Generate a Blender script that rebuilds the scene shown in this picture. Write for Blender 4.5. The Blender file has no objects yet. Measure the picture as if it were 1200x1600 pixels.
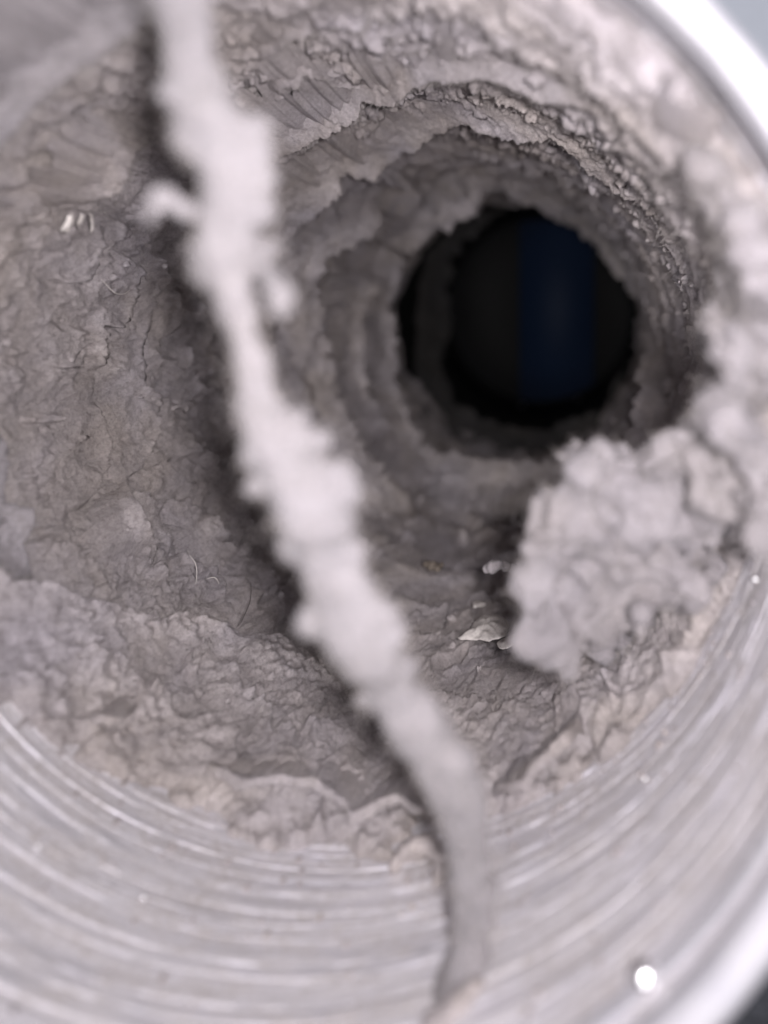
import bpy, bmesh, math, random
import numpy as np
from mathutils import Vector

# ------------------------------------------------------------------ camera, world, lights
MM = 0.001
R = 50.0                       # duct radius, mm
CX, CZ = 29.3, 16.75           # lens position in the duct's cross-section, mm (x right, z up)
F = 1155.0                     # focal length in pixels of the 1200 x 1600 frame
VPX, VPY = 930.0, 436.0        # where the duct axis direction meets the frame

scene = bpy.context.scene
cam_d = bpy.data.cameras.new('camera')
cam = bpy.data.objects.new('camera', cam_d)
scene.collection.objects.link(cam)
cam.location = (CX * MM, 0, CZ * MM)
cam.rotation_euler = (math.radians(90), 0, 0)
cam_d.sensor_fit = 'VERTICAL'
cam_d.sensor_height = 36.0
cam_d.sensor_width = 27.0
cam_d.lens = 36.0 * F / 1600.0
cam_d.shift_x = (600 - VPX) / 1600.0
cam_d.shift_y = (VPY - 800) / 1600.0
cam_d.clip_start = 0.002
cam_d.clip_end = 20
cam_d.dof.use_dof = True
cam_d.dof.focus_distance = 0.115
cam_d.dof.aperture_fstop = cam_d.lens / 3.0      # 3.0 mm entrance pupil
cam_d.dof.aperture_blades = 0
scene.camera = cam

w = bpy.data.worlds.new('World'); scene.world = w; w.use_nodes = True
bg = w.node_tree.nodes['Background']
bg.inputs[0].default_value = (0.93, 0.91, 1.0, 1)
bg.inputs[1].default_value = 0.23

def area(name, loc, target, size, power, color, shape='DISK'):
    d = bpy.data.lights.new(name, 'AREA'); d.shape = shape; d.size = size; d.energy = power; d.color = color
    o = bpy.data.objects.new(name, d); scene.collection.objects.link(o)
    o.location = loc
    o.rotation_euler = (Vector(target) - Vector(loc)).to_track_quat('-Z', 'Y').to_euler()
    return o
# the phone torch beside the lens (up and to the right)
area('torch', ((CX + 7) * MM, -0.003, (CZ + 3) * MM), (-0.01, 0.12, -0.01), 0.007, 0.185, (1.0, 0.955, 0.975))
# the room's soft light behind the camera
area('room_light', (-0.028, -0.60, -0.01), (0, 0.2, 0), 0.11, 2.7, (0.98, 0.965, 1.0))

scene.view_settings.view_transform = 'Standard'
scene.view_settings.look = 'None'
scene.view_settings.exposure = 0.0
scene.view_settings.gamma = 1.0
scene.view_settings.use_curve_mapping = False
scene.cycles.max_bounces = 5
scene.cycles.diffuse_bounces = 3
scene.cycles.use_adaptive_sampling = True
scene.cycles.adaptive_threshold = 0.025

# ------------------------------------------------------------------ noise
rng = np.random.default_rng(11)
random.seed(5)
_P = rng.permutation(512).astype(np.int32)
_G = rng.normal(size=(512, 3)); _G /= np.linalg.norm(_G, axis=1)[:, None]
_G = _G.astype(np.float32)

def _hash(i, j, k):
    return _P[(_P[(_P[i & 511] + j) & 511] + k) & 511]

def perlin(p):
    p = np.asarray(p, dtype=np.float32)
    q = np.floor(p); f = p - q; q = q.astype(np.int32)
    u = f * f * f * (f * (f * 6 - 15) + 10)
    out = 0
    for dx in (0, 1):
        wx = u[:, 0] if dx else 1 - u[:, 0]
        for dy in (0, 1):
            wy = u[:, 1] if dy else 1 - u[:, 1]
            for dz in (0, 1):
                wz = u[:, 2] if dz else 1 - u[:, 2]
                g = _G[_hash(q[:, 0] + dx, q[:, 1] + dy, q[:, 2] + dz)]
                d = f - np.array([dx, dy, dz], dtype=np.float32)
                out = out + wx * wy * wz * (g * d).sum(1)
    return out * 1.6

def fbm(p, octaves=4, lac=2.03, gain=0.5, seed=0.0):
    p = np.asarray(p, dtype=np.float32) + seed * 17.31
    a, s, n = 1.0, 0.0, 0.0
    for _ in range(octaves):
        s = s + a * perlin(p); n += a
        p = p * lac + 7.7; a *= gain
    return s / n

def worley(p, seed=0.0):
    p = np.asarray(p, dtype=np.float32) + seed * 9.1
    q = np.floor(p).astype(np.int32); f = p - q
    best = np.full(len(p), 9.0, dtype=np.float32); second = best.copy()
    for dx in (-1, 0, 1):
        for dy in (-1, 0, 1):
            for dz in (-1, 0, 1):
                g = _G[_hash(q[:, 0] + dx, q[:, 1] + dy, q[:, 2] + dz)] * 0.5 + 0.5
                d = ((np.array([dx, dy, dz], dtype=np.float32) + g - f) ** 2).sum(1)
                second = np.where(d < best, best, np.minimum(second, d))
                best = np.minimum(best, d)
    return np.sqrt(best), np.sqrt(second)

def sstep(a, b, x):
    t = np.clip((x - a) / (b - a), 0, 1)
    return t * t * (3 - 2 * t)

# ------------------------------------------------------------------ picture point -> point in the duct
def ray(px, py):
    return (px - VPX) / F, (VPY - py) / F

def on_wall(px, py, rho):
    """where the line of sight meets a cylinder of radius rho: (angle, depth)"""
    dx, dz = ray(px, py)
    a = dx * dx + dz * dz; b = CX * dx + CZ * dz; c = CX * CX + CZ * CZ - rho * rho
    y = (-b + np.sqrt(np.maximum(b * b - a * c, 0))) / a
    return np.arctan2(CZ + dz * y, CX + dx * y), y

def at(px, py, depth):
    dx, dz = ray(px, py)
    return np.array([CX + dx * depth, depth, CZ + dz * depth])

def cyl(th, y, rho):
    return np.stack([rho * np.cos(th), y, rho * np.sin(th)], -1)

# ------------------------------------------------------------------ materials
def mat(name):
    m = bpy.data.materials.new(name); m.use_nodes = True
    nt = m.node_tree; b = nt.nodes['Principled BSDF']
    return m, nt, b

def N(nt, kind, **kw):
    n = nt.nodes.new(kind)
    for k, v in kw.items():
        setattr(n, k, v)
    return n

def mm_coords(nt, scale=(1, 1, 1)):
    g = N(nt, 'ShaderNodeNewGeometry')
    v = N(nt, 'ShaderNodeVectorMath', operation='MULTIPLY')
    v.inputs[1].default_value = tuple(1000 * s for s in scale)
    nt.links.new(g.outputs['Position'], v.inputs[0])
    return v.outputs[0]

def noise(nt, vec, scale, detail=4, rough=0.55, dist=0.0):
    n = N(nt, 'ShaderNodeTexNoise')
    n.inputs['Scale'].default_value = scale; n.inputs['Detail'].default_value = detail
    n.inputs['Roughness'].default_value = rough; n.inputs['Distortion'].default_value = dist
    nt.links.new(vec, n.inputs['Vector'])
    return n.outputs['Fac']

def ramp(nt, fac, stops):
    r = N(nt, 'ShaderNodeValToRGB')
    el = r.color_ramp.elements
    while len(el) < len(stops):
        el.new(0.5)
    for e, (p, c) in zip(el, stops):
        e.position = p; e.color = (*c, 1)
    nt.links.new(fac, r.inputs[0])
    return r.outputs[0]

def mix(nt, fac, a, b, mode='MIX'):
    m = N(nt, 'ShaderNodeMix', data_type='RGBA', blend_type=mode)
    if isinstance(fac, float): m.inputs[0].default_value = fac
    else: nt.links.new(fac, m.inputs[0])
    for s, i in ((a, 6), (b, 7)):
        if isinstance(s, tuple): m.inputs[i].default_value = (*s, 1)
        else: nt.links.new(s, m.inputs[i])
    return m.outputs[2]

def lint_material(name, dark, mid, light, bump=0.35, tinted=1.0):
    m, nt, b = mat(name)
    v = mm_coords(nt)
    c1 = ramp(nt, noise(nt, v, 0.11, 5, 0.6, 0.6), [(0.30, dark), (0.52, mid), (0.72, light)])
    c2 = ramp(nt, noise(nt, v, 1.3, 6, 0.7, 0.4), [(0.3, (0.72, 0.70, 0.69)), (0.55, (1, 1, 1)), (0.8, (1.12, 1.10, 1.09))])
    c3 = ramp(nt, noise(nt, v, 2.6, 6, 0.9, 0.8), [(0.34, (0.52, 0.50, 0.49)), (0.5, (1, 1, 1)), (0.68, (1.25, 1.24, 1.23))])
    tint = ramp(nt, noise(nt, v, 0.05, 4, 0.6, 0.5), [(0.35, (1.03, 0.99, 0.93)), (0.55, (1.0, 0.985, 1.0)), (0.72, (0.965, 0.96, 1.02))])
    c1 = mix(nt, tinted, c1, tint, 'MULTIPLY')
    c = mix(nt, 0.75, c1, c2, 'MULTIPLY')
    c = mix(nt, 0.8, c, c3, 'MULTIPLY')
    nt.links.new(c, b.inputs['Base Color'])
    b.inputs['Roughness'].default_value = 1.0
    b.inputs['Specular IOR Level'].default_value = 0.08
    b.inputs['Sheen Weight'].default_value = 0.12
    b.inputs['Sheen Roughness'].default_value = 0.6
    f1 = noise(nt, v, 2.2, 5, 0.65, 1.2)
    f2 = noise(nt, v, 9.0, 4, 0.8, 0.5)
    b1 = N(nt, 'ShaderNodeBump'); b1.inputs['Strength'].default_value = bump * 1.7; b1.inputs['Distance'].default_value = 0.0009
    b2 = N(nt, 'ShaderNodeBump'); b2.inputs['Strength'].default_value = bump * 2.0; b2.inputs['Distance'].default_value = 0.00035
    nt.links.new(f1, b1.inputs['Height']); nt.links.new(f2, b2.inputs['Height'])
    nt.links.new(b1.outputs[0], b2.inputs['Normal']); nt.links.new(b2.outputs[0], b.inputs['Normal'])
    return m

M = {}
M['lint'] = lint_material('grey_lint', (0.35, 0.319, 0.321), (0.45, 0.413, 0.418), (0.54, 0.50, 0.505))
M['lint_pale'] = lint_material('pale_lint', (0.20, 0.184, 0.193), (0.258, 0.238, 0.25), (0.31, 0.287, 0.30), 0.3, 0.5)
M['lint_strand'] = lint_material('white_lint', (0.185, 0.172, 0.181), (0.228, 0.212, 0.223), (0.265, 0.247, 0.26), 0.25, 0.2)

M['lint_shade'] = lint_material('shaded_lint', (0.06, 0.057, 0.057), (0.09, 0.085, 0.085), (0.12, 0.114, 0.114))  # darker copy of the lint, deep shade inside the hole put into its colour

def metal_material(name, base, dusty, rough):
    m, nt, b = mat(name)
    v = mm_coords(nt, (0.035, 1.0, 0.035))         # streaks run round the pipe
    v2 = mm_coords(nt, (0.2, 0.55, 0.2))
    v3 = mm_coords(nt)
    s1 = noise(nt, v, 1.6, 6, 0.75)
    s2 = noise(nt, v2, 0.7, 5, 0.65)
    sp = noise(nt, v3, 1.1, 5, 0.7)
    col = ramp(nt, s1, [(0.32, tuple(x * 0.62 for x in base)), (0.5, base), (0.68, tuple(min(1, x * 1.16) for x in base))])
    dm = ramp(nt, s2, [(0.38, (0, 0, 0)), (0.58, (1, 1, 1))])
    dm2 = ramp(nt, sp, [(0.35, (0.35, 0.35, 0.35)), (0.65, (1, 1, 1))])
    dust = mix(nt, 1.0, dm, dm2, 'MULTIPLY')
    c = mix(nt, dust, col, dusty)
    nt.links.new(c, b.inputs['Base Color'])
    mr = N(nt, 'ShaderNodeMapRange'); mr.inputs['To Min'].default_value = 0.62; mr.inputs['To Max'].default_value = 0.15
    nt.links.new(dust, mr.inputs['Value']); nt.links.new(mr.outputs[0], b.inputs['Metallic'])
    rr = N(nt, 'ShaderNodeMapRange'); rr.inputs['To Min'].default_value = rough - 0.12; rr.inputs['To Max'].default_value = rough + 0.22
    nt.links.new(s1, rr.inputs['Value']); nt.links.new(rr.outputs[0], b.inputs['Roughness'])
    bp = N(nt, 'ShaderNodeBump'); bp.inputs['Strength'].default_value = 0.35; bp.inputs['Distance'].default_value = 0.0003
    nt.links.new(s1, bp.inputs['Height']); nt.links.new(bp.outputs[0], b.inputs['Normal'])
    return m
M['metal'] = metal_material('dusty_aluminium', (0.86, 0.835, 0.885), (0.44, 0.405, 0.40), 0.44)
M['rim'] = metal_material('bright_aluminium', (0.44, 0.43, 0.465), (0.36, 0.35, 0.37), 0.72)

def plain(name, col, rough, metallic=0.0, var=0.12, scale=0.5, spec=0.5):
    m, nt, b = mat(name)
    f = noise(nt, mm_coords(nt), scale, 5, 0.6)
    c = ramp(nt, f, [(0.3, tuple(x * (1 - var) for x in col)), (0.7, tuple(min(1, x * (1 + var)) for x in col))])
    nt.links.new(c, b.inputs['Base Color'])
    b.inputs['Roughness'].default_value = rough; b.inputs['Metallic'].default_value = metallic
    b.inputs['Specular IOR Level'].default_value = spec
    return m
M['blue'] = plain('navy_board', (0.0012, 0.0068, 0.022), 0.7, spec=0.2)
M['dark_end'] = plain('shade_dark_metal', (0.008, 0.0077, 0.0077), 0.85, spec=0.2)  # near-black: shade of the far pipe is put into the colour
M['flake'] = plain('shiny_flake', (0.62, 0.575, 0.545), 0.33, 0.15, 0.2, 2.0)
M['fibre'] = plain('fibre', (0.34, 0.31, 0.30), 0.9, spec=0.1)
M['fibre_pale'] = plain('pale_hair', (0.75, 0.70, 0.66), 0.4)
M['fibre_dark'] = plain('dark_hair', (0.02, 0.017, 0.016), 0.5)
M['wall'] = plain('painted_wall', (0.36, 0.385, 0.43), 0.8, scale=0.05, var=0.04)
M['floor'] = plain('dark_floor', (0.055, 0.057, 0.065), 0.6, scale=0.2, var=0.4)
M['rust'] = plain('tan_lint', (0.13, 0.108, 0.09), 0.95, scale=1.5, var=0.35, spec=0.1)

# ------------------------------------------------------------------ object helpers
col = scene.collection
def empty(name, loc, label, cat, group=None):
    o = bpy.data.objects.new(name, None); col.objects.link(o)
    o.empty_display_size = 0.005; o.location = loc
    tag(o, label, cat, group)
    return o

def tag(o, label=None, cat=None, group=None, kind=None):
    if label: o['label'] = label
    if cat: o['category'] = cat
    if group: o['group'] = group
    if kind: o['kind'] = kind
    return o

def link(name, me, m, parent=None, smooth=True):
    me.materials.append(m) if m else None
    if smooth and len(me.polygons):
        me.polygons.foreach_set('use_smooth', np.ones(len(me.polygons), dtype=bool))
    o = bpy.data.objects.new(name, me); col.objects.link(o)
    if parent:
        o.parent = parent
        o.location = tuple(-c for c in parent.location)
    return o

def mesh_np(name, verts_mm, faces):
    me = bpy.data.meshes.new(name)
    verts = (np.asarray(verts_mm, dtype=np.float32) * MM)
    faces = np.asarray(faces, dtype=np.int32)
    n, k = faces.shape
    me.vertices.add(len(verts)); me.vertices.foreach_set('co', verts.ravel())
    me.loops.add(n * k); me.loops.foreach_set('vertex_index', faces.ravel())
    me.polygons.add(n)
    me.polygons.foreach_set('loop_start', np.arange(0, n * k, k, dtype=np.int32))
    me.polygons.foreach_set('loop_total', np.full(n, k, dtype=np.int32))
    me.update(calc_edges=True); me.validate()
    return me

def grid_faces(nu, nv, wrap_u=False, flip=False):
    iu = np.arange(nu if wrap_u else nu - 1); iv = np.arange(nv - 1)
    a, b = np.meshgrid(iu, iv, indexing='ij')
    a2 = (a + 1) % nu
    f = np.stack([a * nv + b, a2 * nv + b, a2 * nv + b + 1, a * nv + b + 1], -1).reshape(-1, 4)
    return f[:, ::-1] if flip else f

# ------------------------------------------------------------------ the setting
def plane(name, corners, m, kind='structure'):
    me = bpy.data.meshes.new(name); me.from_pydata([tuple(c) for c in corners], [], [tuple(range(len(corners)))]); me.update()
    o = link(name, me, m, smooth=False); tag(o, kind=kind); return o

# wall behind the duct, with the round hole the duct runs through
hw = 128
verts, faces = [], []
for i in range(hw):
    a = 2 * math.pi * i / hw
    c, s = math.cos(a), math.sin(a)
    k = 600 / max(abs(c), abs(s))
    verts += [(55 * c, 150, 55 * s), (k * c, 150, k * s)]
for i in range(hw):
    j = (i + 1) % hw
    faces.append((2 * i, 2 * i + 1, 2 * j + 1, 2 * j))
tag(link('wall', mesh_np('wall', verts, faces), M['wall'], smooth=False), kind='structure')
plane('floor', [(-.6, -.9, -.092), (.6, -.9, -.092), (.6, .149, -.092), (-.6, .149, -.092)], M['floor'])

# ------------------------------------------------------------------ the duct
duct = empty('metal_duct', (0, 0.05, -0.05), 'dusty round aluminium duct seen into its open mouth, lint inside', 'duct')
NT = 512
def ring_tube(name, prof, m, parent, wob=0.0, seed=0.0, nt=NT):
    """prof: (rho, y) closed or open profile swept round the duct axis"""
    th = np.linspace(0, 2 * np.pi, nt, endpoint=False)
    prof = np.array(prof, dtype=float)
    T, K = np.meshgrid(th, np.arange(len(prof)), indexing='ij')
    rho = prof[K, 0]; y = prof[K, 1]
    if wob:
        n = fbm(np.stack([np.cos(T).ravel() * 3, np.sin(T).ravel() * 3, y.ravel() * 0.2 + seed], -1), 3).reshape(T.shape)
        n3 = fbm(np.stack([np.cos(T).ravel() * 14, np.sin(T).ravel() * 14, y.ravel() * 0.5 + seed], -1), 3).reshape(T.shape)
        rho = rho + wob * n + wob * 1.3 * n3
        n2 = fbm(np.stack([np.cos(T).ravel() * 2.3, np.sin(T).ravel() * 2.3, 0 * y.ravel() + seed + 5], -1), 3).reshape(T.shape)
        y = y + wob * 2.2 * n2
    v = cyl(T, y, rho).reshape(-1, 3)
    return link(name, mesh_np(name, v, grid_faces(nt, len(prof), True)), m, parent)

# turned inner wall: fine uneven steps
ys = np.concatenate([np.arange(53, 100, 0.16), np.linspace(100, 392, 60)])
r0 = R + 0.14 * fbm(np.stack([ys * 0.55, 0 * ys, 0 * ys], -1), 4, gain=0.7)
prof = list(zip(r0, ys)) + [(51.2, 392), (51.2, 53)]
prof.append(prof[0])
ring_tube('duct_wall', prof, M['metal'], duct, 0.05, 1.0)
# rolled bead at the mouth
a = np.linspace(0, 2 * np.pi, 25)
ring_tube('rolled_rim', list(zip(50.7 + 1.6 * np.cos(a), 52.6 + 1.9 * np.sin(a))), M['rim'], duct, 0.05, 3.0)
ring_tube('inner_lip', list(zip(49.9 + 0.45 * np.cos(a), 56.6 + 1.0 * np.sin(a))), M['rim'], duct, 0.06, 6.0)
rib_y = [58.6, 60.6, 62.0, 64.4, 66.6, 68.1, 70.7, 72.2, 74.6, 76.4, 78.0, 80.3, 82.0, 83.5, 85.6, 87.2]
for i, y in enumerate(rib_y):
    wd = random.uniform(0.22, 0.62); hh = random.uniform(0.03, 0.09)
    aa = np.linspace(0, 2 * np.pi, 13)
    o = ring_tube('rib', list(zip(50.0 + hh * np.cos(aa), y + wd * np.sin(aa))), M['metal'], duct, 0.11, 10 + 3.1 * i)
# far end of the duct: ring darkened to paint the hole's shade; blue board behind
ring_tube('shade_section', [(49.8, 280), (49.7, 310), (49.8, 350), (49.8, 391), (50.6, 391), (50.6, 280), (49.8, 280)], M['dark_end'], duct, 0.25, 44)
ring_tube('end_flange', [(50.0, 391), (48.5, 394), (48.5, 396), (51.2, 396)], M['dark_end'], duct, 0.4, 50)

# dark blue board standing beyond the far end, between two near-black panels
def box(name, x0, x1, y0, y1, z0, z1, m, parent=None):
    v = [(x, y, z) for x in (x0, x1) for y in (y0, y1) for z in (z0, z1)]
    f = [(0, 1, 3, 2), (4, 6, 7, 5), (0, 4, 5, 1), (2, 3, 7, 6), (0, 2, 6, 4), (1, 5, 7, 3)]
    me = mesh_np(name, v, f)
    return link(name, me, m, parent, smooth=False)
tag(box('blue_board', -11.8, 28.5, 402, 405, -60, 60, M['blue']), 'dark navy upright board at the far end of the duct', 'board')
tag(box('dark_panel', -62, -11.6, 409, 412, -60, 60, M['dark_end']), 'dark panel left of the navy board at the duct end', 'panel', 'dark panels at the far end')
tag(box('dark_panel', 28.3, 62, 409, 412, -60, 60, M['dark_end']), 'dark panel right of the navy board at the duct end', 'panel', 'dark panels at the far end')

# ------------------------------------------------------------------ lint lining
def pol(th):      # distance of an angle from a given direction helper
    return (th + np.pi) % (2 * np.pi) - np.pi

def lint_start(th):
    """depth at which the lint lining begins, as a function of the angle round the duct"""
    top = sstep(1.75, 1.2, np.abs(pol(th - math.radians(92))))
    return 87.5 - 24 * top

def wrinkle(p, seed=0.0):
    """felt creases, mm"""
    wq = p + 1.5 * np.stack([fbm(p / 4.0, 2, seed=seed + k) for k in (51, 52, 53)], -1)
    a1 = np.abs(fbm(wq / 3.4, 3, gain=0.6, seed=seed + 54)); a2 = np.abs(fbm(wq / 1.3, 2, gain=0.6, seed=seed + 55))
    msk = 0.25 + 0.75 * sstep(-0.05, 0.35, fbm(p / 12.0, 2, seed=seed + 56))
    return msk * (2.1 * np.minimum(a1, 0.3) + 0.75 * np.minimum(a2, 0.3)) + 0.16 * fbm(p / 0.7, 2, gain=0.7, seed=seed + 57)

def lining_soft(th, y):
    p = cyl(th, y, np.full_like(th, 46.0))
    return R - 3.4 - 1.3 * fbm(p / 26.0, 3, seed=1)

def lining_rho(th, y):
    p = cyl(th, y, np.full_like(th, 46.0))
    big = fbm(p / 26.0, 3, seed=1)
    warp = p + 3.0 * np.stack([fbm(p / 9.0, 2, seed=s) for s in (2, 3, 4)], -1)
    far_l = np.clip(y / 100.0, 0.7, 3.0)
    t = fbm(warp / (14.0 * far_l ** 0.6)[:, None], 4, gain=0.55, seed=5) * 2.3 + np.log(y / 90.0) / 0.17
    k = np.floor(t); fr = t - k
    terr = k + sstep(0.92 - 0.6 * sstep(0.0, 0.4, fbm(p / 10.0, 2, seed=31)), 1.0, fr)          # torn layers with abrupt edges
    terr = terr - t
    fine = fbm(warp / 4.0, 4, gain=0.6, seed=7)
    micro = fbm(p / 0.9, 3, gain=0.65, seed=9)
    h = 3.4 + 1.3 * big - 2.0 * far_l ** 0.6 * (terr + 0.5) + 0.62 * fine + 0.2 * micro + wrinkle(p)
    # crumbly patch on the roof and the upper right
    crumb = np.exp(-(pol(th - math.radians(78)) / 0.62) ** 2) * sstep(215, 120, y)
    d1, d2 = worley(warp / 3.6, 1)
    e1, e2 = worley(warp / 1.7, 2)
    h = h + crumb * (2.0 * (0.55 - d1) + 1.3 * (0.55 - e1) + 0.7 * fine)
    # everywhere a few loose crumbs
    loose = sstep(0.18, 0.5, fbm(p / 18.0, 3, seed=12))
    h = h + loose * (1.0 - crumb) * 1.1 * (0.55 - e1)
    return R - np.maximum(h, 0.3)

lining = empty('lint_lining', (0, 0.088, -0.047), 'thick grey felted lint lining the duct wall in torn layers', 'lint lining')
nt_, ny_ = 1500, 330
th = np.linspace(0, 2 * np.pi, nt_, endpoint=False)
# depth steps grow with the square of the distance
q = np.linspace(0, 1, ny_)
Tg, Q = np.meshgrid(th, q, indexing='ij')
y0 = lint_start(Tg)
edge = cyl(Tg[:, 0], y0[:, 0], np.full(nt_, 48.0))
ystart = y0.copy(); y0 = y0 - 6.0
Y = 1.0 / ((1 - Q) / y0 + Q / 286.0)
rho = lining_rho(Tg.ravel(), Y.ravel()).reshape(Tg.shape)
pe = cyl(Tg, Y, np.full_like(Tg, 48.0)).reshape(-1, 3)
em = (Y - ystart) + (6.0 * fbm(pe / 8.0, 3, gain=0.55, seed=21) + 1.6 * fbm(pe / 2.0, 3, seed=22)).reshape(Tg.shape)
fade = sstep(-1.0, 2.6, em) * (0.45 + 0.55 * sstep(0, 9, em))
rho = (R + 0.5) + (rho - R - 0.5) * fade
rho[:, 0] = R + 0.5
lv = cyl(Tg, Y, rho).reshape(-1, 3)
link('felted_layer', mesh_np('felted_layer', lv, grid_faces(nt_, ny_, True)), M['lint'], lining)

# ------------------------------------------------------------------ torn ledges
fuzz_pts = []       # lip points that grow loose fibres
def smooth_poly(pts, step=3.0):
    p = np.array(pts, dtype=float)
    seg = np.linalg.norm(np.diff(p, axis=0), axis=1); c = np.concatenate([[0], np.cumsum(seg)])
    n = max(8, int(c[-1] / step)); t = np.linspace(0, c[-1], n)
    q_ = np.stack([np.interp(t, c, p[:, k]) for k in (0, 1)], -1)
    ker = np.array([1, 2, 1]) / 4.0
    for _ in range(2):
        q_[1:-1] = 0.25 * q_[:-2] + 0.5 * q_[1:-1] + 0.25 * q_[2:]
    return q_

def smooth1(v, w, closed):
    k = np.hanning(2 * w + 3)[1:-1]; k /= k.sum()
    p_ = np.concatenate([v[-w - 1:-1], v, v[1:w + 1]]) if closed else np.concatenate([2 * v[0] - v[w:0:-1], v, 2 * v[-1] - v[-2:-w - 2:-1]])
    return np.convolve(p_, k, 'valid')

def ledge(pts, hl, length, m, parent, name='torn_ledge', fwd=1, thick=1.3, ends=(0.15, 0.15), rag=0.45,
          step=3.0, amp=0.45, skew=0.0, fuzz=True, nb=40, power=1.5, lump=0.0, sink=1.3, rnd=1.3, smo=0.14, ring=False):
    """a torn layer that swells out of the lining and ends in a free lip, traced along pts; hl = height of the lip, mm"""
    P = smooth_poly(pts, step)
    n = len(P); t = np.linspace(0, 1, n)
    e = np.sqrt(sstep(0, max(ends[0], 1e-6), t) * sstep(0, max(ends[1], 1e-6), 1 - t))
    sd = random.uniform(0, 100)
    t0_, y0_ = on_wall(P[:, 0], P[:, 1], np.full(n, 45.0))
    arc = np.linalg.norm(np.diff(cyl(t0_, y0_, np.full(n, 45.0)), axis=0), axis=1).sum()
    length = min(length, 0.7 * arc)
    h = hl * e
    rl = np.full(n, 45.0)
    for _ in range(6):
        th_, yy = on_wall(P[:, 0], P[:, 1], rl)
        h = hl * e * (1 - 0.68 * np.exp(-(pol(th_ - math.radians(28)) / 0.9) ** 2)) if ring else hl * e
        rl = 0.5 * rl + 0.5 * (lining_soft(np.unwrap(th_), yy) - h + 0.4)
    th_, yy = on_wall(P[:, 0], P[:, 1], rl)
    # the layer as a whole runs smoothly; its torn lip rises and falls
    closed = np.hypot(*(P[0] - P[-1])) < 12
    yy = smooth1(yy, max(3, int(smo * n)), closed)
    X = np.stack([CX + (P[:, 0] - VPX) / F * yy, CZ + (VPY - P[:, 1]) / F * yy], -1)
    th_ = np.unwrap(np.arctan2(X[:, 1], X[:, 0])); rl = np.hypot(X[:, 0], X[:, 1])
    h = np.clip(lining_soft(th_, yy) - rl + 0.4, -1.0, hl * 1.9 + 1.0)
    h = h * np.clip(e * 2.2, 0, 1) - 0.8 * (1 - np.clip(e * 2.2, 0, 1))
    hs = smooth1(h, max(3, int(smo * 0.6 * n)), closed)
    base = cyl(th_, yy, rl)
    far_k = yy / 120
    jag = rag * e * far_k * (fbm(base / 1.6, 3, gain=0.6, seed=sd) + 0.6 * fbm(base / 0.5, 2, seed=sd + 1))
    bc = base / (2.0 * far_k)[:, None]
    jag_h = h - hs + np.minimum(rag, 2.2) * e * far_k ** 1.2 * 0.9 * fbm(bc, 4, gain=0.65, seed=sd + 8)
    s = np.linspace(1, 0, nb) ** 1.5                      # root .. lip
    S = np.ones((n, 1)) * s[None]
    L = length * (yy / 120) * (0.12 + 0.88 * e) * (1 + 0.3 * perlin(np.stack([t * n * step / 60, 0 * t + sd, 0 * t + 3], -1)))
    U = L[:, None] * S                                    # distance back from the lip, mm
    tip = np.exp(-(U / (0.9 * far_k[:, None])) ** 1.5)
    tip_h = np.exp(-(U / (np.where(far_k > 1.3, 3.5, 1.3) * far_k)[:, None]) ** 1.4)
    rr_ = np.minimum(rnd * far_k * np.sqrt(e + 0.01), 0.6 * L)[:, None]
    k_ = np.clip(1 - U / np.maximum(rr_, 1e-3), 0, 1)
    droop = rr_ * 0.75 * (1 - np.sqrt(1 - k_ ** 2))
    py_ = yy[:, None] - fwd * L[:, None] * S + fwd * jag[:, None] * tip
    pt_ = th_[:, None] + skew * S * length / R
    soft = lining_soft(pt_.ravel(), py_.ravel()).reshape(S.shape)
    E = e[:, None]
    hh = (hs[:, None] + sink) * (1 - S) ** power - sink - 0.9 * (1 - E) * (1 - S)
    pr_ = soft - hh - jag_h[:, None] * tip_h + droop
    pp = cyl(pt_, py_, pr_).reshape(-1, 3)
    dn = (amp * np.repeat(far_k, S.shape[1]) * fbm(pp / np.repeat(4.5 * far_k, S.shape[1])[:, None], 4, gain=0.58, seed=sd + 2) + 0.4 * amp * fbm(pp / 1.1, 3, gain=0.6, seed=sd + 3)).reshape(S.shape)
    if lump:
        d1, _ = worley(pp / 3.6, sd); e1, _ = worley(pp / 1.9, sd + 1)
        dn = dn - lump * ((0.6 - d1) * 1.6 + (0.6 - e1) * 0.6).reshape(S.shape)
    pr_ = pr_ + dn * np.minimum(1, 0.3 + E) - (wrinkle(pp, sd) - 0.35).reshape(S.shape) * np.minimum(1, far_k)[:, None]
    lip = [(0.25, 0.12), (0.6, 0.12), (0.95, -0.05), (1.0, -0.6), (1.1, -2.0), (1.5, -5.0), (2.5, -9.0)]
    tk = thick * (0.45 + 0.55 * e) * (1 + 0.5 * fbm(base / 2.0, 2, seed=sd + 5))
    cr, cy, ct = [pr_], [py_], [pt_]
    for fr, fy in lip:
        cr.append((pr_[:, -1] + fr * tk)[:, None]); cy.append((py_[:, -1] + fwd * fy * tk)[:, None]); ct.append(pt_[:, -1:])
    rr = np.minimum(np.concatenate(cr, 1), R - 0.1); yy2 = np.concatenate(cy, 1); tt = np.concatenate(ct, 1)
    v = cyl(tt, yy2, rr).reshape(-1, 3)
    o = link(name, mesh_np(name, v, grid_faces(n, rr.shape[1], False, False)), m, parent)
    if fuzz:
        k = e > 0.3
        fuzz_pts.append((cyl(pt_[k, -1], py_[k, -1], pr_[k, -1] + 0.3), th_[k], fwd))
    return o

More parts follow.
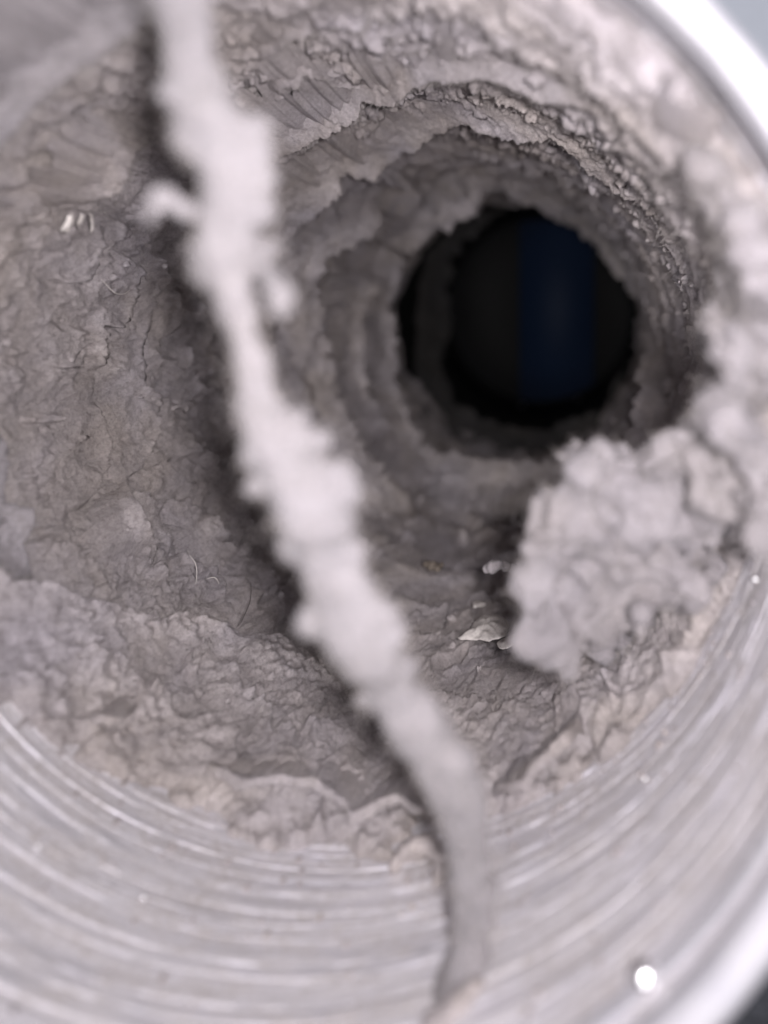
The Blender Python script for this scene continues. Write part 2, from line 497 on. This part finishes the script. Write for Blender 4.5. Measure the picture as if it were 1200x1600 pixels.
LM, LP = M['lint'], M['lint_pale']
far = [
 # (polyline in the picture, lip radius, length, extra)
 ([(640,402),(652,392),(668,380),(690,362),(718,356),(745,346),(750,318),(770,305),(790,298),(806,318),(840,335),(866,346),(900,358),(928,374),(950,412),(980,446),(1003,485),(1002,540),(992,580),(990,645),(975,690),(920,705),(860,710),(800,716),(765,708),(720,702),(690,706),(668,680),(648,655),(632,620),(625,575),(624,530),(624,465),(640,402)], 10.5, 14, dict(power=1.1, ends=(0,0), thick=2.6, rag=3.0, amp=1.0, rnd=1.6)),
 ([(596,300),(602,330),(598,368),(575,380),(550,390),(515,410),(507,460),(514,500),(525,560),(530,605),(540,636),(565,672),(582,708),(610,740),(640,770),(660,800)], 7.6, 14, dict(power=1.1, thick=2.4, rag=2.6, amp=1.0, rnd=1.6)),
 ([(640,405),(615,432),(590,462),(576,505),(575,560),(585,606),(600,640),(620,672),(640,700)], 9.2, 11, dict(power=1.1, thick=2.2, rag=2.6, amp=1.0, rnd=1.6)),
 ([(604,335),(628,341),(648,335),(657,318),(662,298)], 5.9, 18, dict(thick=1.4)),
 ([(606,294),(625,296),(641,301),(655,288)], 5.0, 14, dict(thick=1.2)),
 ([(928,308),(948,330),(970,352),(985,380),(992,395),(996,432),(998,470)], 4.8, 40, dict(thick=1.6)),
 ([(790,335),(760,352),(715,400),(700,450),(708,520),(690,570),(712,625),(760,655),(830,668),(900,655),(950,620),(975,560)], 5.0, 12, dict(m=M['lint_shade'], power=1.1, thick=2.2, rag=3.0, amp=1.0, rnd=1.6)),
 # the second great ledge
 ([(470,470),(463,430),(465,380),(470,358),(493,350),(513,327),(533,307),(537,277),(544,267),(560,280),(587,291),(607,263),(633,250),(677,220),(700,204),(723,200),(750,213),(785,221),(836,226),(866,217),(886,226),(905,256),(920,278),(941,281),(964,305),(990,319),(1012,316),(1022,298)], 6.2, 14, dict(power=1.2, thick=2.4, ends=(0.2,0.06), rag=1.6, amp=0.9, rnd=1.5)),
 # the first great ledge, in focus
 ([(405,290),(425,270),(445,247),(470,240),(497,221),(533,203),(561,191),(567,163),(590,170),(617,167),(647,143),(677,132),(700,138),(750,127),(777,133),(800,141),(822,156),(846,165),(877,165),(911,172),(940,182),(965,196)], 6.0, 9, dict(thick=1.8, ends=(0.08,0.10), rag=0.5, step=2.2)),
 ([(938,226),(960,232),(990,247),(1008,260),(1020,278)], 4.6, 22, dict(thick=1.2)),
 ([(1018,296),(1036,330),(1060,354),(1076,382),(1082,430),(1082,470)], 4.6, 26, dict(thick=1.2)),
 ([(1034,412),(1050,430),(1068,448),(1076,480),(1078,520)], 3.7, 24, dict(thick=1.2)),
 ([(966,200),(985,205),(1000,222),(1020,236),(1040,262),(1052,290)], 4.1, 16, dict(thick=1.2)),
 # roof crumbs
 ([(412,158),(420,153),(443,143),(463,140),(476,122),(500,127),(523,143),(573,144),(590,128)], 3.4, 4, dict(thick=0.9, step=2.2)),
 ([(688,110),(700,103),(717,91),(750,93),(773,107),(790,122)], 3.5, 4, dict(thick=0.9, step=2.2)),
 ([(560,95),(590,98),(612,84),(640,90),(668,80),(690,84)], 2.8, 4, dict(thick=0.9, step=2.2)),
 ([(400,98),(430,92),(455,70),(478,62),(500,50)], 2.8, 4, dict(thick=0.9, step=2.2)),
 ([(500,60),(535,40),(560,55),(585,30),(620,38)], 2.8, 4, dict(thick=0.9, step=2.2)),
 ([(810,110),(840,100),(862,118),(890,112),(915,130)], 2.8, 4, dict(thick=0.9, step=2.2)),
 # left wall
 ([(250,195),(246,212),(236,232),(214,238),(207,258),(203,280),(190,298),(167,311),(140,321),(115,330)], 5.4, 20, dict(ends=(0.42,0.42), thick=1.1, step=2.2, skew=0.3)),
 ([(196,735),(210,760),(225,790),(240,818),(250,838),(272,856)], 4.6, 12, dict(ends=(0.42,0.42), thick=0.9, step=2.0)),
 ([(312,796),(330,801),(349,801),(358,822),(370,838),(381,840)], 3.8, 10, dict(ends=(0.42,0.42), thick=0.9, step=2.0)),
 # floor crack
 ([(612,912),(636,926),(662,940),(686,943),(704,934),(716,922)], 2.6, 14, dict(thick=0.8, step=2.0)),
 ([(590,856),(620,872),(650,884),(690,896),(730,892),(770,880)], 3.0, 14, dict(thick=1.2, step=2.2)),
]
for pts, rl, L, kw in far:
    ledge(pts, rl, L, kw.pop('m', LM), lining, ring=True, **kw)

# near edges of the lining where it lifts off the metal (lips that face the mouth)
near = [
 ([(150,1108),(165,1116),(190,1122),(205,1112),(216,1092)], 1.6, 6),
 ([(322,1172),(332,1188),(350,1200),(376,1216),(400,1216),(432,1206),(470,1212),(497,1216),(525,1240),(541,1246),(545,1268),(562,1264),(590,1250),(618,1237),(640,1252),(672,1256)], 3.0, 10),
 ([(425,1160),(450,1162),(470,1185),(490,1192),(505,1205)], 1.6, 6),
 ([(762,1224),(790,1222),(816,1219),(826,1195),(848,1172),(884,1142),(902,1124)], 3.0, 10),
]
for pts, rl, L in near:
    ledge(pts, rl, L, LM, lining, fwd=-1, thick=1.1, step=2.4, rag=0.5)

# pale lint nearer the mouth: each a mass of its own
bank = empty('lint_bank', (0.035, 0.06, 0.03), 'pale fluffy lint bank along the upper right edge of the duct mouth', 'lint bank')
shelf = empty('lint_shelf', (-0.02, 0.092, -0.04), 'soft pale-grey lint shelf at lower left above the bare metal', 'lint shelf')
ledge([(-70,860),(-20,872),(30,905),(80,905),(130,930),(190,945),(250,966),(290,955),(330,962),(380,986),(440,986),(480,1012),(520,1050),(560,1100),(600,1120)],
  2.2, 13, M['lint'], shelf, 'raised_sheet', thick=2.0, ends=(0.05,0.25), rag=0.8, step=2.4, amp=0.8, lump=0.3, power=1.0)
edge_l = empty('lint_tuft', (-0.045, 0.09, 0.0), 'pale blurred lint tuft at the left edge, level with the strand middle', 'lint tuft')
ledge([(-60,640),(-10,664),(12,690),(20,720),(14,760),(18,786),(60,792),(56,822),(40,850),(52,890),(66,920)], 3.4, 9, LP, edge_l, 'fluffy_sheet', thick=1.8, rag=0.8, step=2.2, amp=0.8, lump=0.35, ends=(0.05, 0.2))
corner = empty('lint_sheet', (-0.02, 0.08, 0.045), 'pale blurred lint sheet in the top left corner behind the strand', 'lint sheet')
ledge([(-70,330),(-30,280),(0,241),(30,202),(55,170),(90,136),(120,112),(160,86),(205,62),(222,40),(232,0),(236,-40)], 7.0, 18, LP, corner, 'fluffy_sheet', thick=1.6, rag=0.5, step=2.2, amp=0.8, lump=0.25, ends=(0.02, 0.02))

# ------------------------------------------------------------------ lumps grown from many small balls
_ico = None
lump_fuzz = []
def ico_unit():
    global _ico
    if _ico is None:
        bm = bmesh.new(); bmesh.ops.create_icosphere(bm, subdivisions=2, radius=1.0)
        bm.verts.ensure_lookup_table()
        _ico = (np.array([v.co[:] for v in bm.verts]), np.array([[v.index for v in f.verts] for f in bm.faces]))
        bm.free()
    return _ico

def balls_mesh(name, balls, voxel, m, parent=None, smooth_it=3, amps=((6.0, 0.8), (2.0, 0.5), (0.7, 0.18)), seed=0.0, lump=0.0, fuzz=0, lobe=0.0):
    uv, uf = ico_unit()
    V = np.concatenate([np.array(c) + np.array(r) * uv for c, r in balls])
    Fc = np.concatenate([uf + i * len(uv) for i in range(len(balls))])
    me = mesh_np(name + '_balls', V, Fc)
    tmp = bpy.data.objects.new('tmp', me); col.objects.link(tmp)
    md = tmp.modifiers.new('r', 'REMESH'); md.mode = 'VOXEL'; md.voxel_size = voxel * MM
    sm = tmp.modifiers.new('s', 'SMOOTH'); sm.iterations = smooth_it; sm.factor = 0.5
    dg = bpy.context.evaluated_depsgraph_get()
    out = bpy.data.meshes.new_from_object(tmp.evaluated_get(dg))
    bpy.data.objects.remove(tmp); bpy.data.meshes.remove(me)
    n = len(out.vertices)
    co = np.empty(n * 3, dtype=np.float32); no = np.empty(n * 3, dtype=np.float32)
    out.vertices.foreach_get('co', co); out.vertices.foreach_get('normal', no)
    co = co.reshape(-1, 3); no = no.reshape(-1, 3); p = co / MM
    d = 0
    for sc, am in amps:
        d = d + am * fbm(p / sc, 3, gain=0.55, seed=seed + sc)
    if lump:
        d1, _ = worley(p / 3.4, seed); d = d + lump * (0.55 - d1)
    if lobe:
        pw = p + 2.0 * np.stack([fbm(p / 5.0, 2, seed=seed + q_) for q_ in (1, 2, 3)], -1)
        d1, d2 = worley(pw / 11.0, seed + 4)
        d = d + lobe * (np.minimum(d2 - d1, 0.45) - 0.3) / 0.45
    if lobe:
        for sc_, am_ in ((8.0, 1.6),):
            d = d - am_ * np.exp(-(fbm(pw / sc_, 2, seed=seed + sc_) / 0.07) ** 2)
    co = co + no * (d * MM)[:, None]
    if fuzz:
        lump_fuzz.append((co / MM, no, fuzz, parent))
    out.vertices.foreach_set('co', co.ravel().astype(np.float32)); out.update()
    out.name = name; out.materials.clear()
    return link(name, out, m, parent)

def B(px, py, rpx, depth, sq=1.0):
    return (at(px, py, depth), np.array([rpx * depth / F] * 3) * np.array([1, sq, 1]))

# the big clump on the lower right wall
clump = empty('lint_clump', (0.035, 0.085, -0.03), 'large pale lumpy lint clump bulging from the lower right wall', 'lint clump')
cb = []
for px, py, r, d in [
    (838,840,46,80),(900,800,74,80),(846,790,30,80),(930,735,52,82),(985,725,48,83),(1035,725,48,82),(848,900,56,81),(940,860,75,84),
    (1000,800,80,85),(1060,790,70,84),(850,965,52,82),(880,1000,46,83),(848,1018,26,84),(930,940,62,85),(990,890,66,86),(1035,860,60,85),
    (1085,700,62,79),(1110,640,58,75),(1150,620,60,72),(1170,690,70,70),(1130,760,62,76),(1100,830,46,82),(1075,900,46,84),(1085,940,36,84),(1050,930,30,84),
    (1010,955,20,84),(1005,985,18,85),(935,990,22,85),(1160,560,60,68),(1130,520,46,69),(1190,800,60,70),(1120,905,24,86),(1092,770,34,78),(900,690,24,84),(880,720,26,83)]:
    d -= 7
    cb.append(B(px, py, r, d, 0.85))
    for _ in range(2):
        a1 = random.uniform(0, 6.283); k = random.uniform(0.4, 0.7)
        cb.append(B(px + math.cos(a1) * r * k, py + math.sin(a1) * r * k, r * random.uniform(0.35, 0.55), d + random.uniform(-3, 1.5)))
# stalk of lint joining the clump to the wall behind it
for px, py, r, d in [(950,920,60,84),(1010,900,60,84),(900,970,40,84),(1060,870,50,84),(950,930,60,92),(1000,930,60,93),(1050,900,60,92),(900,985,40,92),(1100,870,50,88),(1010,900,70,98),(940,980,50,98),(1060,860,70,96),(985,960,55,106),(1085,800,60,92)]:
    cb.append(B(px, py, r, d))
balls_mesh('clump_body', cb, 0.45, M['lint_pale'], clump, 14, ((7.0, 1.6), (2.8, 0.3), (0.8, 0.08)), 3.0, 0.0, 12000, 2.6)
# the pale bank: a lumpy roll along the wall just inside the mouth
lipb = smooth_poly([(862,-60),(885,-20),(905,20),(945,55),(975,95),(990,126),(1030,150),(1050,190),(1062,228),(1068,256),(1080,290),(1100,320),(1100,345),(1114,372),(1120,420),(1115,470),(1092,505),(1090,535),(1106,580),(1085,610)], 9.0)
bb = []
for i, (px, py) in enumerate(lipb):
    ux, uy = px - 470, py - 640; l_ = math.hypot(ux, uy); ux /= l_; uy /= l_
    for k in range(6):
        r_ = random.uniform(20, 44) if k else random.uniform(24, 36)
        off = r_ + (0 if k == 0 else random.uniform(5, 78))
        bx, by = px + ux * off, py + uy * off
        d_ = float(on_wall(bx, by, 47.0)[1])
        if d_ < 62: continue
        d_ = min(80.0, d_) + random.uniform(-1, 1.5)
        bb.append(B(bx, by, r_, d_, 0.9))
for px, py in lipb[::2]:
    ux, uy = px - 470, py - 640; l_ = math.hypot(ux, uy); ux /= l_; uy /= l_
    for off in (60, 80):
        bx, by = px + ux * off, py + uy * off
        d_ = float(on_wall(bx, by, 47.5)[1])
        if d_ > 63: bb.append(B(bx, by, 50, min(82.0, d_ + 2), 0.8))
balls_mesh('bank_body', bb, 0.4, M['lint_pale'], bank, 3, ((5.0, 1.0), (1.8, 0.45), (0.7, 0.12)), 13.0, 0.1, 9000)
tuft = balls_mesh('lint_tuft', [B(770,886,11,104), B(762,888,8,105), B(780,882,8,104), B(790,884,9,106), B(802,888,9,108)], 0.2, M['lint_pale'], None, 2, ((1.0, 0.2),), 9)
tag(tuft, 'tiny pale lint tuft poking out left of the big clump', 'lint tuft')

# the strand hanging across the mouth
strand = empty('lint_strand', tuple(at(742, 1500, 68) * MM), 'thick white blurred lint strand hanging diagonally across the duct mouth', 'lint strand')
path = [ # px, py, half-width px, depth
 (190,-330,60,62),(215,-200,58,58),(240,-110,58,54),(262,-40,58,52),(288,30,56,51.5),(300,90,52,51.5),(305,140,54,51.5),(330,190,66,51.5),(350,235,74,51.5),(355,290,66,52),(355,340,62,52),(355,390,56,52.5),
 (365,430,44,53),(368,480,40,53),(385,530,42,53.5),(400,580,40,54),(410,630,42,54.5),(425,680,54,55),(450,735,66,55.5),(480,790,68,56),(500,840,62,57),(520,890,62,57.5),
 (545,940,64,58),(560,985,76,58.5),(580,1020,66,59),(605,1060,54,60),(625,1100,52,61),(655,1140,60,62),(680,1180,60,62.5),(705,1225,58,63),(722,1270,54,63.5),(732,1320,48,64.5),(738,1370,44,65.5),(740,1420,42,66.5),(738,1470,42,67.5),(728,1520,46,68),(712,1570,50,67),(690,1630,56,65)]
pa = np.array(path, float); cs = np.concatenate([[0], np.cumsum(np.linalg.norm(np.diff(pa[:, :2], axis=0), axis=1))])
tt = np.arange(0, cs[-1], 6.0)
sb = []
for t in tt:
    px, py, r, d = [np.interp(t, cs, pa[:, k]) for k in range(4)]
    sb.append(B(px, py, r * 0.74, d, 0.8))
    if random.random() < 0.16:
        a1 = random.uniform(0, 6.283)
        sb.append(B(px + math.cos(a1) * r * 0.6, py + math.sin(a1) * r * 0.6, r * random.uniform(0.35, 0.5), d + random.uniform(-1, 1)))
for px, py, r, d in [(400,200,26,51.5),(412,235,22,51.5),(408,280,26,52),(405,330,24,52),(420,390,18,52.5),(532,740,24,56),(540,770,22,56),(535,810,26,56.5),
                     (500,690,20,55.5),(490,965,26,58.5),(615,990,26,58.5),(470,650,14,55),(400,760,20,55.5),(560,1090,16,60.5)]:
    sb.append(B(px, py, r, d))
balls_mesh('strand_body', sb, 0.32, M['lint_strand'], strand, 14, ((6.0, 1.0), (2.2, 0.16), (0.6, 0.05)), 5.0, 0.0, 9000)
balls_mesh('side_tuft', [B(428,445,20,52.5), B(438,462,25,52), B(440,482,18,52), B(420,428,16,52.8), B(404,412,16,53), B(446,470,14,52)], 0.25, M['lint_strand'], strand, 2, ((1.5, 0.3),), 2)
balls_mesh('side_tuft', [B(252,306,19,50.5), B(243,322,13,50.2), B(234,340,9,50), B(267,312,15,50.8), B(280,322,15,51.2), B(296,332,18,51.5), B(262,300,12,50.6)], 0.25, M['lint_strand'], strand, 2, ((1.5, 0.3),), 7)

# little lint curl lying on the metal left of the strand's foot
curl = balls_mesh('lint_curl', [B(px, py, r, d) for px, py, r, d in [(618,1352,11,83),(625,1338,12,83),(636,1326,13,83),(650,1320,14,82.5),(664,1320,14,82.5),(678,1328,14,82),(688,1342,14,81),(692,1358,13,80.5),(686,1372,12,80),(640,1345,16,84.5),(660,1345,18,84.5),(674,1358,14,83)]],
                  0.25, M['lint'], None, 4, ((2.0, 0.5), (0.8, 0.15)), 4)
tag(curl, 'small grey lint curl on bare metal left of the strand foot', 'lint curl')
# smear of lint where the strand ends near the rim
sm = balls_mesh('lint_smear', [B(px, py, r, d) for px, py, r, d in [(700,1590,22,64),(720,1570,22,65),(745,1548,20,66),(770,1530,16,67),(790,1512,12,67.5),(680,1612,26,63)]], 0.3, M['lint'], None, 2, ((2.0, 0.5),), 6)
tag(sm, 'thin grey lint smear on the metal below the strand foot', 'lint smear')

# ------------------------------------------------------------------ flakes, hairs
def flake(label, pts, rho_, thick, bulge, name='shiny_flake', lift=0.6):
    """thin crumpled chip: outline traced on the lint surface"""
    P = np.array(pts, float); c = P.mean(0)
    n = 40
    seg = np.linalg.norm(np.diff(np.vstack([P, P[:1]]), axis=0), axis=1); cc = np.concatenate([[0], np.cumsum(seg)])
    t = np.linspace(0, cc[-1], n, endpoint=False); PP = np.vstack([P, P[:1]])
    ring = np.stack([np.interp(t, cc, PP[:, k]) for k in (0, 1)], -1)
    rows = []
    for k in np.linspace(0, 1, 9):
        rows.append(c + (ring - c) * k)
    G = np.array(rows)                       # 9 x n x 2
    thv, yv = on_wall(G[..., 0], G[..., 1], rho_)
    kk = np.linspace(0, 1, 9)[:, None] * np.ones((1, n))
    p0 = cyl(thv, yv, np.full_like(thv, rho_))
    wr = fbm(p0.reshape(-1, 3) / 1.4, 3, gain=0.6, seed=len(pts) + rho_).reshape(thv.shape)
    rad = rho_ - bulge * (1 - kk ** 2) - lift * 0.6 * wr
    top = cyl(thv, yv, rad); bot = cyl(thv, yv, rad + thick)
    v = np.concatenate([top.reshape(-1, 3), bot.reshape(-1, 3)])
    f = []
    for i in range(8):
        for j in range(n):
            a0, a1, b0, b1 = i * n + j, i * n + (j + 1) % n, (i + 1) * n + j, (i + 1) * n + (j + 1) % n
            f.append((a0, b0, b1, a1)); f.append((a0 + 9 * n, a1 + 9 * n, b1 + 9 * n, b0 + 9 * n))
    for j in range(n):
        a0, a1 = 8 * n + j, 8 * n + (j + 1) % n
        f.append((a0, a0 + 9 * n, a1 + 9 * n, a1))
    o = link(name, mesh_np(name, v, f), M['flake'])
    return tag(o, label, 'flake')

flake('largest shiny crumpled flake on the duct floor left of the clump', [(715,997),(735,984),(740,972),(755,962),(775,958),(792,968),(796,980),(788,994),(765,1001),(745,999)], 43.6, 0.12, 0.9, lift=1.0)
flake('small shiny flake just above the largest flake on the floor', [(738,940),(744,938),(752,938),(760,944),(752,948),(739,949)], 44.0, 0.1, 0.3)
flake('dull pale flake half under the clump, beside the largest flake', [(776,1006),(782,1000),(796,994),(808,990),(806,1004),(792,1012),(780,1013)], 43.4, 0.12, 0.4)
flake('shiny upright flake on the left wall, leftmost of three slivers', [(97,362),(106,340),(114,334),(116,346),(108,364)], 43.2, 0.1, 0.2)
flake('shiny sliver on the left wall, middle of three slivers', [(121,350),(127,336),(131,336),(129,348),(125,356)], 43.2, 0.1, 0.15)
flake('shiny sliver on the left wall, rightmost of three slivers', [(139,332),(145,336),(148,350),(145,366),(141,362),(142,346)], 43.2, 0.1, 0.15)

def hair(label, pts, rho_, rad, m, lift=0.4):
    P = smooth_poly(pts, 3.0); n = len(P)
    t = np.linspace(0, 1, n)
    th_, y_ = on_wall(P[:, 0], P[:, 1], rho_)
    r_ = rho_ - lift * np.sin(np.pi * t)
    c = cyl(th_, y_, r_)
    tg = np.gradient(c, axis=0); tg /= np.linalg.norm(tg, axis=1)[:, None]
    up = np.stack([np.cos(th_), 0 * th_, np.sin(th_)], -1)
    sd = np.cross(tg, up); sd /= np.linalg.norm(sd, axis=1)[:, None]
    up = np.cross(sd, tg)
    k = np.arange(5) * 2 * np.pi / 5
    rr = rad * (0.5 + 0.5 * np.sin(np.pi * np.clip(t * 0.9 + 0.05, 0, 1)))[:, None, None]
    v = c[:, None, :] + rr * (np.cos(k)[None, :, None] * sd[:, None, :] + np.sin(k)[None, :, None] * up[:, None, :])
    f = []
    for i in range(n - 1):
        for j in range(5):
            f.append((i * 5 + j, i * 5 + (j + 1) % 5, (i + 1) * 5 + (j + 1) % 5, (i + 1) * 5 + j))
    o = link('hair', mesh_np('hair', v.reshape(-1, 3), f), m)
    return tag(o, label, 'hair')
HF, HD = M['fibre_pale'], M['fibre_dark']
hair('pale curved hair on the felted floor left of the strand', [(296,868),(302,880),(305,895),(306,912)], 43.6, 0.045, HF)
hair('dark curved hair upright on the felt beside the strand shadow', [(392,910),(391,925),(388,945),(382,960),(376,974)], 43.8, 0.05, HD)
hair('dark hair forking sideways from the torn layer on the left wall', [(80,571),(95,576),(115,573),(132,574)], 43.6, 0.05, HD)
hair('pale looped hair on the left wall below the slivers', [(158,436),(164,444),(170,452),(178,458),(192,459),(202,454)], 43.8, 0.045, HF)
hair('faint pale hair low on the felt near the strand shadow', [(322,905),(332,904),(342,912)], 43.8, 0.045, HF)

# tan crumb in the recess of the floor
tag(balls_mesh('tan_crumb', [B(676,884,8,150), B(684,888,6,149), B(667,881,6,151), B(690,883,5,150)], 0.25, M['rust'], None, 2, ((1.0, 0.3),), 8), 'small tan crumb in the dim floor recess behind the strand', 'crumb')

# polished beads added to make the glints on the metal
def bead(px, py, rpx, rho_, label):
    th_, y_ = on_wall(px, py, rho_)
    uv, uf = ico_unit()
    c = cyl(np.array([th_]), np.array([y_]), np.array([rho_]))[0]
    v = c + uv * (rpx * y_ / F) * (1 + 0.12 * perlin(uv * 1.7 + px)[:, None])
    o = link('glint_bead', mesh_np('glint_bead', v, uf), M['bead'])
    tag(o, label, 'bead', 'bright beads on the metal')
M['bead'] = plain('polished_bead', (0.95, 0.94, 0.95), 0.3, 1.0, 0.02)
bead(1008, 1525, 22, 49.3, 'largest bright bead on the metal by the bottom right rim')
bead(60, 1322, 4, 49.7, 'small glint bead on the metal at lower left')
bead(225, 1402, 4, 49.7, 'small glint bead on the lowest metal ribs, left of centre')
bead(1180, 905, 5, 49.6, 'small bright bead on the metal at right, beside the clump')
bead(1008, 1216, 4, 49.7, 'small bright bead among the ribs at lower right')

# ------------------------------------------------------------------ loose fibres
def fibres(name, pts, dirs, length, rad, m, parent, seed):
    rg = np.random.default_rng(seed)
    n = len(pts)
    L = length * rg.uniform(0.35, 1.0, n)[:, None]
    d = dirs + rg.normal(size=(n, 3)) * 0.75
    d /= np.linalg.norm(d, axis=1)[:, None]
    cur = rg.normal(size=(n, 3)) * 0.8
    side = np.cross(d, rg.normal(size=(n, 3))); side /= np.linalg.norm(side, axis=1)[:, None]
    rows = []
    for k, t in enumerate((0, 0.35, 0.7, 1.0)):
        c = pts + L * (d * t + cur * t * t * 0.6)
        wd = rad * (1 - 0.6 * t)
        rows += [c + side * wd, c - side * wd]
    V = np.stack(rows, 1)                       # n x 8 x 3
    base = np.arange(n)[:, None, None] * 8
    quad = np.array([[0, 1, 3, 2], [2, 3, 5, 4], [4, 5, 7, 6]])[None]
    return tag(link(name, mesh_np(name, V.reshape(-1, 3), (base + quad).reshape(-1, 4)), m, parent), kind='stuff')

def crumbs(name, n, sel, rmin, rmax, m, parent, seed):
    rg = np.random.default_rng(seed)
    uv, uf = ico_unit()
    Vs, Fs = [], []
    for i in range(n):
        it, iy = sel(rg)
        c = lv.reshape(nt_, ny_, 3)[it, iy]
        r = rmin + (rmax - rmin) * rg.random() ** 2
        d = 1 + 1.1 * fbm(uv * 1.9 + rg.random(3) * 50, 3, gain=0.6)
        v = uv * d[:, None] * r * rg.uniform(0.6, 1.15, 3)
        ax = rg.normal(size=3); ax /= np.linalg.norm(ax)
        Vs.append(c + v - np.array([c[0], 0, c[2]]) / 46 * r * 0.25); Fs.append(uf + i * len(uv))
    return tag(link(name, mesh_np(name, np.concatenate(Vs), np.concatenate(Fs)), m, parent), kind='stuff')
def pick(a0, a1, y0_, y1_):
    def f(rg):
        it = int((rg.uniform(a0, a1) % 360) / 360 * nt_) % nt_
        yy_ = lv.reshape(nt_, ny_, 3)[it, :, 1]
        iy = int(np.searchsorted(yy_, rg.uniform(y0_, y1_)))
        return it, min(iy, ny_ - 1)
    return f
crumbs('roof_crumbs', 1300, pick(35, 125, 80, 150), 0.25, 1.25, M['lint'], lining, 3)
crumbs('wall_crumbs', 260, pick(5, 60, 80, 230), 0.3, 1.0, M['lint'], lining, 4)
crumbs('floor_crumbs', 240, pick(150, 330, 92, 240), 0.25, 1.0, M['lint'], lining, 5)
lp, ld = [], []
for p, th_, fwd in fuzz_pts:
    reps = 5
    for _ in range(reps):
        lp.append(p + rng.normal(size=p.shape) * 0.15)
        out = np.stack([-np.cos(th_), np.full_like(th_, 1.1 * fwd), -np.sin(th_)], -1)
        ld.append(out)
fibres('lip_fibres', np.concatenate(lp), np.concatenate(ld) * 0.8, 1.1, 0.022, M['fibre'], lining, 1)
# short nap all over the felt that is near enough to see
nsel = 45000
idx_t = rng.integers(0, nt_, nsel); idx_y = rng.integers(2, int(ny_ * 0.75), nsel)
pv = lv.reshape(nt_, ny_, 3)[idx_t, idx_y]
inw = -np.stack([np.cos(th[idx_t]), np.zeros(nsel), np.sin(th[idx_t])], -1)
fibres('felt_nap', pv, inw * 0.5, 1.5, 0.026, M['fibre'], lining, 2)

# fluff on the pale lumps and the strand
for i, (co, no, cnt, par) in enumerate(lump_fuzz):
    k = rng.integers(0, len(co), cnt)
    fibres('fluff', co[k], no[k] * 0.5, 1.1, 0.018, M['fibre'], par, 20 + i)
# lint specks on the bare metal
def specks(n, seed):
    rg = np.random.default_rng(seed); uv, uf = ico_unit(); Vs, Fs = [], []
    for i in range(n):
        a_ = math.radians(rg.uniform(195, 345)); y_ = 88 - 30 * rg.random() ** 2.2
        c = np.array([49.9 * math.cos(a_), y_, 49.9 * math.sin(a_)]); r = 0.08 + 0.3 * rg.random() ** 3
        v = uv * (1 + 0.4 * perlin(uv * 1.6 + rg.random(3) * 40))[:, None] * r * rg.uniform(0.6, 1.4, 3)
        Vs.append(c + v); Fs.append(uf + i * len(uv))
    return tag(link('dust_specks', mesh_np('dust_specks', np.concatenate(Vs), np.concatenate(Fs)), M['lint'], duct), kind='stuff')
specks(420, 9)
